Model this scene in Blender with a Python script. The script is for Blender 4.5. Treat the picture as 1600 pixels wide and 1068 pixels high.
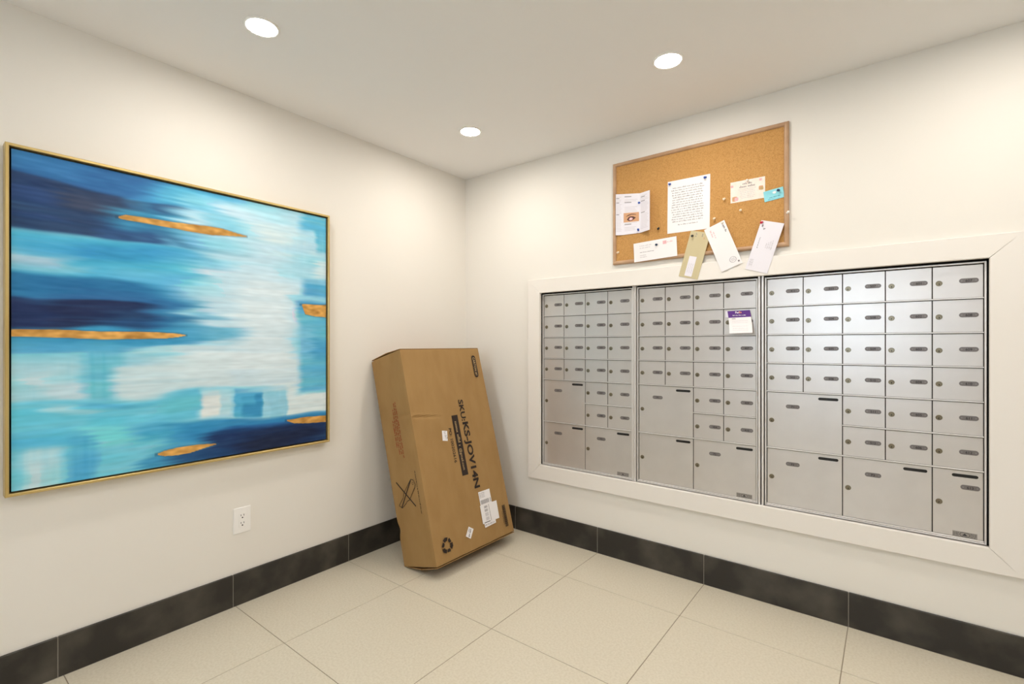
import bpy, bmesh, math, random
import numpy as np
from mathutils import Vector, Matrix

for o in list(bpy.data.objects):
    bpy.data.objects.remove(o)
scene = bpy.context.scene
COL = scene.collection
random.seed(7)

# ------------------------------------------------------------------ camera
CAM = Vector((2.4376, -2.6107, 1.2391))
cd = bpy.data.cameras.new('camera')
cam = bpy.data.objects.new('camera', cd)
COL.objects.link(cam)
cam.location = CAM
cam.rotation_euler = (math.pi / 2, 0, math.radians(38.2325))
cd.sensor_fit = 'HORIZONTAL'
cd.sensor_width = 36.0
cd.lens = 760.285 / 1600 * 36
cd.shift_x = 0.00535
cd.shift_y = 0.002125
cd.clip_start = 0.02
scene.camera = cam

# ------------------------------------------------------------------ world, exposure, lamp power
world = bpy.data.worlds.new('overcast_sky')
scene.world = world
world.use_nodes = True
bgn = world.node_tree.nodes['Background']
bgn.inputs['Color'].default_value = (0.72, 0.86, 1.0, 1)
bgn.inputs['Strength'].default_value = 9.5
vs = scene.view_settings
vs.view_transform = 'Standard'
vs.look = 'None'
vs.gamma = 1.0
vs.use_curve_mapping = False
vs.exposure = 0.14
LAMP_STRENGTH = 218.0
LAMP_COLOR = (1.0, 0.935, 0.862)

# ------------------------------------------------------------------ helpers
ROOM_H = 2.44


def lin(c):
    """sRGB 0-255 -> linear rgba"""
    out = []
    for v in c:
        v = v / 255.0
        out.append(v / 12.92 if v <= 0.04045 else ((v + 0.055) / 1.055) ** 2.4)
    return (out[0], out[1], out[2], 1.0)


MATS = {}


def mat(name, rgb, rough=0.6, metal=0.0, spec=0.5, noise=None, bump=None, emit=None, aniso=0.0):
    """procedural material. noise=(scale, second rgb, low, high[, stretch xyz]) mixes in a second colour"""
    m = bpy.data.materials.new(name)
    m.use_nodes = True
    nt = m.node_tree
    b = nt.nodes['Principled BSDF']
    b.inputs['Base Color'].default_value = lin(rgb)
    b.inputs['Roughness'].default_value = rough
    b.inputs['Metallic'].default_value = metal
    b.inputs['Specular IOR Level'].default_value = spec
    if aniso:
        b.inputs['Anisotropic'].default_value = aniso
    tc = nt.nodes.new('ShaderNodeTexCoord')

    def coords(stretch):
        mp = nt.nodes.new('ShaderNodeMapping')
        mp.inputs['Scale'].default_value = stretch
        nt.links.new(tc.outputs['Object'], mp.inputs['Vector'])
        return mp.outputs['Vector']
    if noise:
        st = noise[4] if len(noise) > 4 else (1, 1, 1)
        n = nt.nodes.new('ShaderNodeTexNoise')
        n.inputs['Scale'].default_value = noise[0]
        n.inputs['Detail'].default_value = 5
        nt.links.new(coords(st), n.inputs['Vector'])
        r = nt.nodes.new('ShaderNodeValToRGB')
        r.color_ramp.elements[0].position = noise[2]
        r.color_ramp.elements[1].position = noise[3]
        r.color_ramp.elements[0].color = lin(rgb)
        r.color_ramp.elements[1].color = lin(noise[1])
        nt.links.new(n.outputs['Fac'], r.inputs['Fac'])
        nt.links.new(r.outputs['Color'], b.inputs['Base Color'])
    if bump:
        st = bump[2] if len(bump) > 2 else (1, 1, 1)
        n = nt.nodes.new('ShaderNodeTexNoise')
        n.inputs['Scale'].default_value = bump[0]
        n.inputs['Detail'].default_value = 4
        nt.links.new(coords(st), n.inputs['Vector'])
        bp = nt.nodes.new('ShaderNodeBump')
        bp.inputs['Strength'].default_value = bump[1]
        bp.inputs['Distance'].default_value = 0.002
        nt.links.new(n.outputs['Fac'], bp.inputs['Height'])
        nt.links.new(bp.outputs['Normal'], b.inputs['Normal'])
    if emit:
        b.inputs['Emission Color'].default_value = (*emit[0], 1)
        b.inputs['Emission Strength'].default_value = emit[1]
    MATS[name] = m
    return m


M_wall = mat('wall_paint', (233, 229, 221), 0.75, bump=(220, 0.05))
M_ceil = mat('ceiling_paint', (241, 240, 239), 0.85)
M_tile = mat('floor_tile', (218, 210, 191), 0.36, noise=(110, (208, 199, 178), 0.38, 0.68), bump=(300, 0.04))
M_grout = mat('floor_grout', (150, 138, 120), 0.9)
M_slate = mat('slate_tile', (38, 35, 31), 0.5, noise=(6, (86, 81, 72), 0.43, 0.80), bump=(60, 0.1))
M_slategrout = mat('baseboard_grout', (140, 134, 124), 0.9)
M_trim = mat('white_trim', (236, 231, 224), 0.45)
M_alu = mat('brushed_aluminium', (212, 208, 205), 0.34, 0.65, noise=(6, (204, 200, 197), 0.3, 0.7, (1, 1, 60)))
M_alufr = mat('satin_aluminium_frame', (224, 221, 219), 0.36, 0.45)
M_dark = mat('dark_cavity', (16, 14, 13), 0.8)
M_black = mat('black', (6, 6, 6), 0.6)
M_lock = mat('lock_nickel', (128, 120, 102), 0.3, 0.8)
M_plate = mat('grey_number_plate', (112, 107, 106), 0.34)
M_ink = mat('dark_ink', (38, 36, 40), 0.7)
M_sticker = mat('grey_sticker', (150, 144, 138), 0.5)
M_gold = mat('gold_frame', (208, 184, 124), 0.34, 0.6, noise=(3, (190, 162, 100), 0.3, 0.8))
M_card = mat('cardboard', (163, 128, 78), 0.8, noise=(14, (154, 119, 70), 0.35, 0.75, (1, 0.4, 1)), bump=(40, 0.12, (1, 8, 1)))
M_cardedge = mat('cardboard_edge', (150, 115, 70), 0.85)
M_cork = mat('cork', (198, 150, 88), 0.9, noise=(260, (170, 122, 64), 0.42, 0.72), bump=(260, 0.35))
M_oak = mat('oak_frame', (192, 156, 122), 0.5, noise=(14, (166, 130, 98), 0.35, 0.75, (1, 1, 1)))
M_paper = mat('white_paper', (238, 235, 236), 0.7)
M_paper2 = mat('bluish_white_paper', (233, 230, 238), 0.7)
M_tan = mat('manila_paper', (201, 188, 150), 0.75)
M_pink = mat('pink_card', (238, 221, 209), 0.7, noise=(40, (242, 229, 220), 0.35, 0.7))
M_cyan = mat('cyan_card', (128, 205, 218), 0.6, noise=(30, (150, 218, 228), 0.35, 0.7))
M_purple = mat('purple_ink', (88, 38, 132), 0.6)
M_orange = mat('orange_ink', (245, 150, 110), 0.6)
M_red = mat('red_ink', (146, 58, 28), 0.8)
M_boxink = mat('box_ink', (40, 28, 22), 0.75)
M_greyink = mat('grey_ink', (136, 132, 134), 0.7)
M_letterink = mat('letter_ink', (92, 86, 86), 0.7)
M_lightink = mat('light_ink', (192, 188, 192), 0.7)
M_paleink = mat('pale_ink', (205, 200, 203), 0.7)
M_pinkink = mat('pink_ink', (226, 176, 180), 0.7)
M_tealink = mat('teal_ink', (70, 150, 170), 0.7)
M_peach = mat('peach_ink', (208, 158, 118), 0.7)
M_brown = mat('brown_ink', (80, 48, 42), 0.7)
M_tanink = mat('tan_ink', (190, 160, 110), 0.7)
M_white = mat('white_ink', (240, 238, 240), 0.6)
M_plast = mat('white_plastic', (243, 241, 238), 0.35)
M_pinblue = mat('blue_pin', (46, 84, 170), 0.3)
M_pinnavy = mat('navy_pin', (34, 60, 92), 0.3)
M_pinblack = mat('black_pin', (40, 40, 44), 0.3)
M_pincream = mat('cream_pin', (246, 226, 196), 0.3)
M_pinwhite = mat('white_pin', (240, 234, 226), 0.3)
M_pinred = mat('red_pin', (190, 28, 58), 0.3)
M_steel = mat('steel', (190, 190, 190), 0.3, 1.0)
M_lens = mat('lamp_lens', (250, 250, 250), 0.4, emit=(LAMP_COLOR, LAMP_STRENGTH))
M_glass = bpy.data.materials.new('window_glass')
M_glass.use_nodes = True
_b = M_glass.node_tree.nodes['Principled BSDF']
_b.inputs['Transmission Weight'].default_value = 1.0
_b.inputs['Roughness'].default_value = 0.0
_b.inputs['IOR'].default_value = 1.02
M_frame = mat('dark_metal_frame', (60, 58, 56), 0.4, 0.6)


class MB:
    """collects shapes, becomes one mesh"""

    def __init__(self):
        self.v, self.f, self.m = [], [], []

    def add(self, verts, faces, mi=0, mtx=None):
        n = len(self.v)
        for p in verts:
            p = Vector(p)
            if mtx is not None:
                p = mtx @ p
            self.v.append(tuple(p))
        for f in faces:
            self.f.append([i + n for i in f])
            self.m.append(mi)
        return self

    def box(self, a, b, mi=0, mtx=None):
        x0, y0, z0 = a
        x1, y1, z1 = b
        vs_ = [(x0, y0, z0), (x1, y0, z0), (x1, y1, z0), (x0, y1, z0), (x0, y0, z1), (x1, y0, z1), (x1, y1, z1), (x0, y1, z1)]
        fs = [(0, 3, 2, 1), (4, 5, 6, 7), (0, 1, 5, 4), (1, 2, 6, 5), (2, 3, 7, 6), (3, 0, 4, 7)]
        return self.add(vs_, fs, mi, mtx)

    def bbox(self, a, b, bev, mi=0, mtx=None):
        """box with bevelled edges"""
        bm = bmesh.new()
        bmesh.ops.create_cube(bm, size=1)
        for v in bm.verts:
            v.co = Vector([(a[i] + b[i]) / 2 + v.co[i] * (b[i] - a[i]) for i in range(3)])
        bmesh.ops.bevel(bm, geom=bm.edges[:], offset=bev, segments=1, affect='EDGES')
        bm.verts.index_update()
        self.add([v.co for v in bm.verts], [[v.index for v in f.verts] for f in bm.faces], mi, mtx)
        bm.free()
        return self

    def prism(self, poly, z0, z1, mi=0, mtx=None):
        """polygon (ccw, local xy) extruded z0..z1 along local z"""
        n = len(poly)
        vs_ = [(p[0], p[1], z0) for p in poly] + [(p[0], p[1], z1) for p in poly]
        fs = [list(range(n - 1, -1, -1)), list(range(n, 2 * n))]
        for i in range(n):
            j = (i + 1) % n
            fs.append([i, j, n + j, n + i])
        return self.add(vs_, fs, mi, mtx)

    def lathe(self, prof, n=20, mi=0, mtx=None, cap=True):
        """profile [(r, z)] spun about local z"""
        vs_, fs = [], []
        for r, z in prof:
            for k in range(n):
                a = 2 * math.pi * k / n
                vs_.append((r * math.cos(a), r * math.sin(a), z))
        for i in range(len(prof) - 1):
            for k in range(n):
                k2 = (k + 1) % n
                fs.append([i * n + k, i * n + k2, (i + 1) * n + k2, (i + 1) * n + k])
        if cap:
            fs.append([k for k in range(n - 1, -1, -1)])
            fs.append([(len(prof) - 1) * n + k for k in range(n)])
        return self.add(vs_, fs, mi, mtx)

    def mesh(self, mesh2, mi=0, mtx=None):
        return self.add([v.co for v in mesh2.vertices], [list(p.vertices) for p in mesh2.polygons], mi, mtx)

    def data(self, name, mats, origin=(0, 0, 0), smooth=False):
        me = bpy.data.meshes.new(name)
        o = Vector(origin)
        me.from_pydata([tuple(Vector(p) - o) for p in self.v], [], self.f)
        for m in (mats if isinstance(mats, (list, tuple)) else [mats]):
            me.materials.append(m)
        me.polygons.foreach_set('material_index', self.m)
        if smooth:
            me.polygons.foreach_set('use_smooth', [True] * len(self.f))
        me.update()
        return me

    def build(self, name, mats, parent=None, origin=(0, 0, 0), smooth=False):
        return link(name, self.data(name, mats, origin, smooth), parent, None if parent else origin)


def link(name, me, parent=None, loc=None):
    o = bpy.data.objects.new(name, me)
    COL.objects.link(o)
    o.parent = parent
    if loc is not None:
        o.location = loc
    return o


def tag(o, label, cat=None, group=None, kind=None):
    o['label'] = label
    if cat:
        o['category'] = cat
    if group:
        o['group'] = group
    if kind:
        o['kind'] = kind
    return o


def empty(name, loc):
    return link(name, None, None, loc)


# frame on the right wall: local x -> +x, local y -> +z, local z -> out of the wall (-y)
def on_right(x, z, d, rot=0.0):
    m = Matrix(((1, 0, 0, x), (0, 0, -1, -d), (0, 1, 0, z), (0, 0, 0, 1)))
    return m @ Matrix.Rotation(rot, 4, 'Z')


# frame on the left wall: local x -> +y (to the right as seen), local y -> +z, local z -> +x
def on_left(y, z, d):
    return Matrix(((0, 0, 1, d), (1, 0, 0, y), (0, 1, 0, z), (0, 0, 0, 1)))


def pill(w, h, n=8):
    r = h / 2
    pts = []
    for k in range(n + 1):
        a = -math.pi / 2 + math.pi * k / n
        pts.append((w / 2 - r + r * math.cos(a), r * math.sin(a)))
    for k in range(n + 1):
        a = math.pi / 2 + math.pi * k / n
        pts.append((-w / 2 + r + r * math.cos(a), r * math.sin(a)))
    return pts


def rect(x0, y0, x1, y1):
    return [(x0, y0), (x1, y0), (x1, y1), (x0, y1)]


_txt = {}


def text(s, bold=0.0):
    """flat glyph mesh of a string, scaled so that capitals are 1 high, centred on x=0 and y=0..1"""
    key = (s, bold)
    if key in _txt:
        return _txt[key]
    cu = bpy.data.curves.new('t', 'FONT')
    cu.body = s
    cu.size = 1.0
    cu.resolution_u = 3
    cu.offset = bold
    ob = bpy.data.objects.new('t', cu)
    COL.objects.link(ob)
    bpy.context.view_layer.update()
    me = bpy.data.meshes.new_from_object(ob.evaluated_get(bpy.context.evaluated_depsgraph_get()))
    bpy.data.objects.remove(ob)
    xs = [v.co.x for v in me.vertices]
    cx = (min(xs) + max(xs)) / 2
    for v in me.vertices:
        v.co.x = (v.co.x - cx) / 0.73
        v.co.y = v.co.y / 0.73
    w = (max(xs) - min(xs)) / 0.73
    _txt[key] = (me, w)
    return _txt[key]


def put_text(mb, s, mtx, h, width=None, bold=0.0, mi=0):
    """text centred at the frame's origin; h = capital height, width = squeeze/stretch to this length"""
    me, w = text(s, bold)
    sx = h if width is None else width / w
    mb.mesh(me, mi, mtx @ Matrix.Diagonal((sx, h, 1, 1)) @ Matrix.Translation((0, -0.5, 0)))


def greek(mb, mtx, x0, x1, y, h, mi=0, rnd=random, density=0.62):
    """a line of print too small to read: word-like runs of short strokes"""
    x = x0
    while x < x1 - h * 0.4:
        n = rnd.randint(2, 8)
        for _ in range(n):
            if x > x1 - h * 0.3:
                break
            hh = h * rnd.choice((0.62, 0.62, 0.62, 1.0))
            w = h * 0.42
            mb.add([(x, y, 0), (x + w * density, y, 0), (x + w * density, y + hh, 0), (x, y + hh, 0)], [(0, 1, 2, 3)], mi, mtx)
            x += w
        x += h * 0.55


# ================================================================== THE SETTING
RX, RY = 5.0, -5.0            # the lobby goes on behind the camera

mb = MB().box((-0.15, RY - 0.15, -0.12), (RX + 0.15, 0.4, -0.0016))
floor = tag(mb.build('floor', M_grout, origin=(0, 0, 0)), 'beige tiled lobby floor with thin grout lines', kind='structure')
xs = sorted([0.0] + [x for x in (0.463 + 0.61 * k for k in range(0, 9)) if 0 < x < RX] + [RX])
ys = sorted([0.0] + [y for y in (-0.375 - 0.61 * k for k in range(0, 9)) if RY < y < 0] + [RY])
_tc = {}
for i in range(len(xs) - 1):
    for j in range(len(ys) - 1):
        w, l = xs[i + 1] - xs[i], ys[j + 1] - ys[j]
        key = (round(w, 3), round(l, 3))
        if key not in _tc:
            g = 0.0016
            _tc[key] = MB().bbox((-w / 2 + g, -l / 2 + g, -0.01), (w / 2 - g, l / 2 - g, 0), 0.0008).data('floor_tile', M_tile)
        t = link('floor_tile', _tc[key], floor, ((xs[i] + xs[i + 1]) / 2, (ys[j] + ys[j + 1]) / 2, 0))

mb = MB().box((-0.15, RY - 0.15, ROOM_H), (RX + 0.15, 0.4, ROOM_H + 0.12))
tag(mb.build('ceiling', M_ceil, origin=(0, 0, ROOM_H)), 'smooth pale grey ceiling with recessed downlights', kind='structure')

mb = MB().box((-0.15, RY - 0.15, 0), (0, 0.4, ROOM_H))
tag(mb.build('wall_left', M_wall), 'off-white painted wall carrying the blue painting', kind='structure')

# right wall with the niche for the mailboxes
NX0, NX1, NZ0, NZ1 = 0.648, 2.756, 0.445, 1.588
mb = MB()
mb.box((0, 0, 0), (NX0, 0.4, ROOM_H)).box((NX1, 0, 0), (RX + 0.15, 0.4, ROOM_H))
mb.box((NX0, 0, 0), (NX1, 0.4, NZ0)).box((NX0, 0, NZ1), (NX1, 0.4, ROOM_H)).box((NX0, 0.36, NZ0), (NX1, 0.4, NZ1))
tag(mb.build('wall_right', M_wall), 'off-white painted wall with recessed mailboxes and corkboard', kind='structure')

mb = MB().box((RX, RY - 0.15, 0), (RX + 0.15, 0, ROOM_H))
tag(mb.build('wall_side', M_wall, origin=(RX, 0, 0)), 'off-white lobby wall behind the camera to the right', kind='structure')

# rear wall with the glazed entrance
GX0, GX1, GZ0, GZ1 = 1.30, 2.60, 1.02, 2.18
mb = MB().box((0, RY - 0.15, 0), (GX0, RY, ROOM_H)).box((GX1, RY - 0.15, 0), (RX, RY, ROOM_H)).box((GX0, RY - 0.15, GZ1), (GX1, RY, ROOM_H)).box((GX0, RY - 0.15, 0), (GX1, RY, GZ0))
tag(mb.build('wall_rear', M_wall, origin=(0, RY, 0)), 'off-white lobby wall with the window', kind='structure')
win = empty('window_1', (GX0, RY - 0.1, GZ0))
tag(win, 'lobby window letting in daylight', kind='structure')
mb = MB()
for a, b in (((GX0, GZ0), (GX0 + 0.06, GZ1)), ((GX1 - 0.06, GZ0), (GX1, GZ1)), ((GX0 + 0.06, GZ1 - 0.06), (GX1 - 0.06, GZ1)),
             ((GX0 + 0.06, GZ0), (GX1 - 0.06, GZ0 + 0.06)), (((GX0 + GX1) / 2 - 0.03, GZ0 + 0.06), ((GX0 + GX1) / 2 + 0.03, GZ1 - 0.06))):
    mb.box((a[0], RY - 0.12, a[1]), (b[0], RY - 0.06, b[1]))
mb.build('window_frame', M_frame, win, origin=win.location)
for a, b in ((GX0 + 0.06, (GX0 + GX1) / 2 - 0.03), ((GX0 + GX1) / 2 + 0.03, GX1 - 0.06)):
    MB().box((a, RY - 0.094, GZ0 + 0.06), (b, RY - 0.086, GZ1 - 0.06)).build('pane', M_glass, win, origin=win.location)

# slate baseboards
BH, BT = 0.152, 0.010


def baseboard(name, cuts, to_world, label):
    e = empty(name, (0, 0, 0))
    tag(e, label, kind='structure')
    a, b = min(cuts), max(cuts)
    MB().box((a, 0, 0.0), (b, BH - 0.003, BT - 0.002), 0, to_world).build('grout_bed', M_slategrout, e)
    for k in range(len(cuts) - 1):
        p, q = sorted((cuts[k], cuts[k + 1]))
        MB().bbox((p + 0.0013, 0.0008, 0.0005), (q - 0.0013, BH, BT), 0.0022, 0, to_world).build('baseboard_tile', M_slate, e)


cl = [0.0, -0.375, -0.985, -1.607, -2.222, -2.84, -3.45, -4.06, -4.67, RY]
baseboard('baseboard_left', cl[::-1], on_left(0, 0, 0), 'dark slate tile baseboard below the blue painting')
cr = [BT, 0.463, 1.073, 1.683, 2.295, 2.905, 3.515, 4.125, 4.735, RX]
baseboard('baseboard_right', cr, on_right(0, 0, 0), 'dark slate tile baseboard below the mailboxes')

# white mitred surround of the mailboxes
TX0, TX1, TZ0, TZ1 = 0.574, 2.828, 0.371, 1.657
IX0, IX1, IZ0, IZ1 = 0.667, 2.736, 0.463, 1.568
trim = empty('trim_1', (TX0, 0, TZ0))
tag(trim, 'wide white mitred trim board surround framing the mailboxes', kind='structure')
O = [(TX0, TZ0), (TX1, TZ0), (TX1, TZ1), (TX0, TZ1)]
I = [(IX0, IZ0), (IX1, IZ0), (IX1, IZ1), (IX0, IZ1)]
for k in range(4):
    k2 = (k + 1) % 4
    poly = [O[k], O[k2], I[k2], I[k]]
    # a hair's breadth open at the mitres
    c = (sum(p[0] for p in poly) / 4, sum(p[1] for p in poly) / 4)
    gap = 0.0007
    ax_ = 0 if k % 2 == 0 else 1
    pp = []
    for p in poly:
        p = list(p)
        p[ax_] += gap if p[ax_] < c[ax_] else -gap
        pp.append(tuple(p))
    m = MB()
    n = 4
    # bevelled front edge
    ins = []
    for p in pp:
        q = list(p)
        o_ = 1 - ax_
        q[o_] += 0.002 if p[o_] < c[o_] else -0.002
        q[ax_] += 0.002 * (0.3 if p[ax_] < c[ax_] else -0.3)
        ins.append(tuple(q))
    v_ = [(p[0], p[1], 0.0003) for p in pp] + [(p[0], p[1], 0.0185) for p in pp] + [(p[0], p[1], 0.020) for p in ins]
    f_ = [[3, 2, 1, 0], [8, 9, 10, 11]]
    for r in (0, 4):
        for i in range(4):
            j = (i + 1) % 4
            f_.append([r + i, r + j, r + 4 + j, r + 4 + i])
    m.add(v_, f_, 0, on_right(0, 0, 0))
    m.build('trim_board', M_trim, trim, origin=trim.location)

# ================================================================== MAILBOXES
DW, DH = 0.15073, 0.13540          # door module
ZT = 1.5530
DY = 0.020                          # door fronts lie this far behind the wall face
GAPX, RAIL = 0.0016, 0.0052


def door_mesh(nc, nr):
    """front face at local z=0, local origin at the module's upper left corner"""
    w, h = nc * DW, nr * DH
    return MB().bbox((GAPX, -h + RAIL + 0.0004, -0.004), (w - GAPX, -0.0026, 0), 0.0008).data('door', M_alu)


def lock_data():
    b = MB()
    b.lathe([(0.0108, 0), (0.0108, 0.0018), (0.0098, 0.0026), (0.0072, 0.0026), (0.0066, 0.0018)], 20)
    b.prism([(-0.0012, -0.0062), (0.0012, -0.0062), (0.0016, -0.001), (0.0, 0.001), (-0.0016, -0.001)], 0.0015, 0.0024, 1)
    return b.data('lock', [M_lock, M_black])


LOCK = lock_data()
DOORS = {k: door_mesh(*k) for k in ((1, 1), (2, 2), (1, 2))}
SLOT = MB().prism(pill(0.077, 0.0125), 0.0, 0.0006).data('mail_slot', M_black)


def plate_data(s):
    b = MB().prism(pill(0.057, 0.0185), 0.0, 0.0012)
    b.prism(pill(0.0545, 0.0160), 0.0012, 0.0014)
    for sx in (-1, 1):
        b.lathe([(0.0026, 0.0013), (0.0026, 0.0019)], 8, 1, Matrix.Translation((sx * 0.0205, 0, 0)))
    if s:
        put_text(b, s, Matrix.Translation((0, 0, 0.0018)), 0.0098, bold=0.012, mi=2)
    return b.data('number_plate', [M_plate, M_greyink, M_ink])


def unit(name, x0, cols, doors, label, post_left, post_right):
    """doors: (col, row, ncols, nrows, number or None, kind)"""
    w = cols * DW
    h = 8 * DH
    root = empty(name, (x0, 0, ZT - h))
    tag(root, label, 'mailboxes', 'recessed mailbox units')
    W = on_right(x0, ZT, -DY)              # local frame: origin at the upper left corner of the doors, z out
    org = root.location
    # cabinet behind the doors; near-black, its margins stand in for the recess shadow
    MB().box((-0.0112 if post_left else -0.024, -h - 0.011, -0.32), (w + (0.0112 if post_right else 0.024), 0.026, -0.0042), 0, W).build('cabinet_body', M_dark, root, origin=org)

    def bar(x0_, y0_, x1_, y1_, z0, z1, nm):
        MB().bbox((x0_, y0_, z0), (x1_, y1_, z1), 0.0007, 0, W).build(nm, M_alufr, root, origin=org)
    # slim frame carrying the doors
    g0, g1 = 0.0012, 0.0072
    bar(-g1, -h - g1, -g0, g1, -0.003, 0.009, 'door_frame')
    bar(w + g0, -h - g1, w + g1, g1, -0.003, 0.009, 'door_frame')
    bar(-g0, g0, w + g0, g1, -0.003, 0.009, 'door_frame')
    bar(-g0, -h - g1, w + g0, -h - g0, -0.003, 0.009, 'door_frame')
    # outer frame: a sill below, posts where two units meet
    bar(-0.0112, -h - 0.020, w + 0.0112, -h - 0.0105, -0.003, 0.014, 'sill_frame')
    if post_left:
        bar(-0.0205, -h - 0.020, -0.0116, 0.020, -0.03, 0.018, 'frame_post')
    if post_right:
        bar(w + 0.0116, -h - 0.020, w + 0.0205, 0.020, -0.03, 0.018, 'frame_post')
    # shelf rails between the rows
    for r in range(1, 9):
        c = 0
        while c < cols:
            # a rail exists where some door ends at this row
            if any(d[0] <= c < d[0] + d[2] and d[1] + d[3] == r for d in doors):
                c1 = c
                while c1 < cols and any(d[0] <= c1 < d[0] + d[2] and d[1] + d[3] == r for d in doors):
                    c1 += 1
                MB().bbox((c * DW + (0.0 if c else -0.0012), -r * DH, -0.003), (c1 * DW, -r * DH + RAIL - 0.0006, 0.0060), 0.0007, 0, W).build('shelf_rail', M_alufr, root, origin=org)
                c = c1
            else:
                c += 1
    for (c, r, nc, nr, num, kd) in doors:
        d = link('door', DOORS[(nc, nr)], root)
        d.matrix_local = Matrix.Translation(-org) @ W @ Matrix.Translation((c * DW, -r * DH, 0))
        hh = nr * DH
        l = link('lock', LOCK, d, (0.0205, -hh / 2 - 0.001, 0.0))
        l.rotation_euler = (0, 0, random.uniform(-0.25, 0.25))
        if kd == 'single':
            link('number_plate', plate_data(num), d, (0.1085, -0.0635, 0.0))
        else:
            sx = nc * DW - 0.0535
            link('mail_slot', SLOT, d, (sx, -0.0222, 0.0))
            if num is not None:
                link('number_plate', plate_data(num), d, ((0.1085 if nc == 2 else 0.1125), -0.0665, 0.0))
    # maker's sticker
    s = MB()
    S = W @ Matrix.Translation((w - 0.054, -h + 0.0165, 0.0004))
    s.prism(rect(-0.036, -0.0105, 0.036, 0.0105), 0, 0.0003, 0, S)
    ringp = pill(0.030, 0.017, 8)
    inner = pill(0.027, 0.014, 8)
    n = len(ringp)
    s.add([(p[0], p[1], 0.0006) for p in ringp] + [(p[0], p[1], 0.0006) for p in inner],
          [[i, (i + 1) % n, n + (i + 1) % n, n + i] for i in range(n)], 1, S)
    s.add([(-0.008, -0.004, 0.0006), (0.008, -0.004, 0.0006), (0.0, 0.005, 0.0006)], [(0, 1, 2)], 1, S)
    rr = random.Random(3)
    T = S @ Matrix.Translation((0, 0, 0.0006))
    for yy in (0.004, -0.0015, -0.007):
        greek(s, T, -0.034, -0.017, yy, 0.0035, 1, rr)
        greek(s, T, 0.017, 0.034, yy, 0.0035, 1, rr)
    s.build('maker_sticker', [M_sticker, M_ink], root, origin=org)
    return root


def layout4(numbers, parcel):
    cs = numbers
    ds = []
    for c in range(2):
        for r in range(4):
            ds.append((c, r, 1, 1, cs[c][r], 'single'))
    for c in range(2, 4):
        for r in range(6):
            ds.append((c, r, 1, 1, cs[c][r], 'single'))
    ds.append((0, 4, 2, 2, parcel[0], 'parcel'))
    ds.append((0, 6, 2, 2, parcel[1], 'parcel'))
    ds.append((2, 6, 2, 2, parcel[2], 'parcel'))
    return ds


def seq(*a):
    return [str(x) for x in a]


unit('mailbox_unit', 0.6726 + 0.002, 4,
     layout4([seq(107, 108, 109, 110), seq(111, 112, 201, 202), seq(203, 204, 205, 206, 207, 208), seq(209, 210, 211, 212, 301, 302)], ('P1', 'P2', 'P3')),
     'four-column aluminium mailbox unit nearest the room corner and cardboard box', False, True)
unit('mailbox_unit', 1.3204, 4,
     layout4([seq(303, 304, 305, 306), seq(307, 308, 309, 310), seq(311, 312, 401, 402, 403, 404), seq(405, 406, 407, 408, 409, 410)], ('P1', None, 'P2')),
     'middle aluminium mailbox unit with a purple delivery notice on it', True, True)
d3 = []
n3 = [seq(411, 412, 501, 502), seq(503, 504, 505, 506), seq(507, 508, 509, 510, 511, 512), seq(601, 602, 603, 604, 605, 606), seq(607, 608, 609, 610, 611, 612)]
for c in range(5):
    for r in range(4 if c < 2 else 6):
        d3.append((c, r, 1, 1, n3[c][r], 'single'))
d3 += [(0, 4, 2, 2, 'P1', 'parcel'), (0, 6, 2, 2, 'P2', 'parcel'), (2, 6, 2, 2, 'P3', 'parcel'), (4, 6, 1, 2, '613', 'parcel')]
unit('mailbox_unit', 1.9703, 5, d3, 'widest aluminium mailbox unit with five columns of doors, furthest right', True, False)

# delivery notice stuck on a door of the middle unit, its lower edge bent outwards
nt_root = empty('delivery_notice', (1.845, 0.0, 1.29))
tag(nt_root, 'purple and white delivery notice stuck on a middle mailbox door', 'notice')
ROWS = 10


def notice_pt(s, t):
    """s 0..1 left to right, t 0..1 downwards"""
    y = 0.0150 - 0.052 * t ** 1.8
    return Vector((1.792 + 0.104 * s + 0.022 * t, y, 1.4055 + 0.002 * s - 0.113 * t))


def notice_strip(t0, t1, s0, s1, off, n=ROWS):
    v_, f_ = [], []
    for i in range(n + 1):
        t = t0 + (t1 - t0) * i / n
        for s in (s0, s1):
            p = notice_pt(s, t)
            v_.append((p.x, p.y - off, p.z))
    for i in range(n):
        f_.append([2 * i, 2 * i + 2, 2 * i + 3, 2 * i + 1])
    return v_, f_


b = MB()
for off in (0.0, 0.0005):
    b.add(*notice_strip(0, 1, 0, 1, off), 0)
b.build('sheet', M_paper, nt_root, origin=nt_root.location)
b = MB().add(*notice_strip(0, 0.30, 0, 1, 0.0009, 4))
head_o = b.build('purple_header', M_purple, nt_root, origin=nt_root.location)
p0 = notice_pt(0.42, 0.075)
p1 = notice_pt(0.58, 0.075)
b = MB()
put_text(b, 'Fed', on_right(p0.x + 0.001, p0.z, -p0.y + 0.0016), 0.0095, bold=0.03)
put_text(b, 'Ex', on_right(p1.x - 0.001, p1.z, -p1.y + 0.0016), 0.0095, bold=0.03, mi=1)
p2 = notice_pt(0.5, 0.2)
greek(b, on_right(p2.x, p2.z, -p2.y + 0.004), -0.030, 0.034, -0.003, 0.0046, 0, random.Random(11), 0.7)
b.build('header_print', [M_white, M_orange], head_o, origin=nt_root.location)
b = MB()
rr = random.Random(5)
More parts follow.
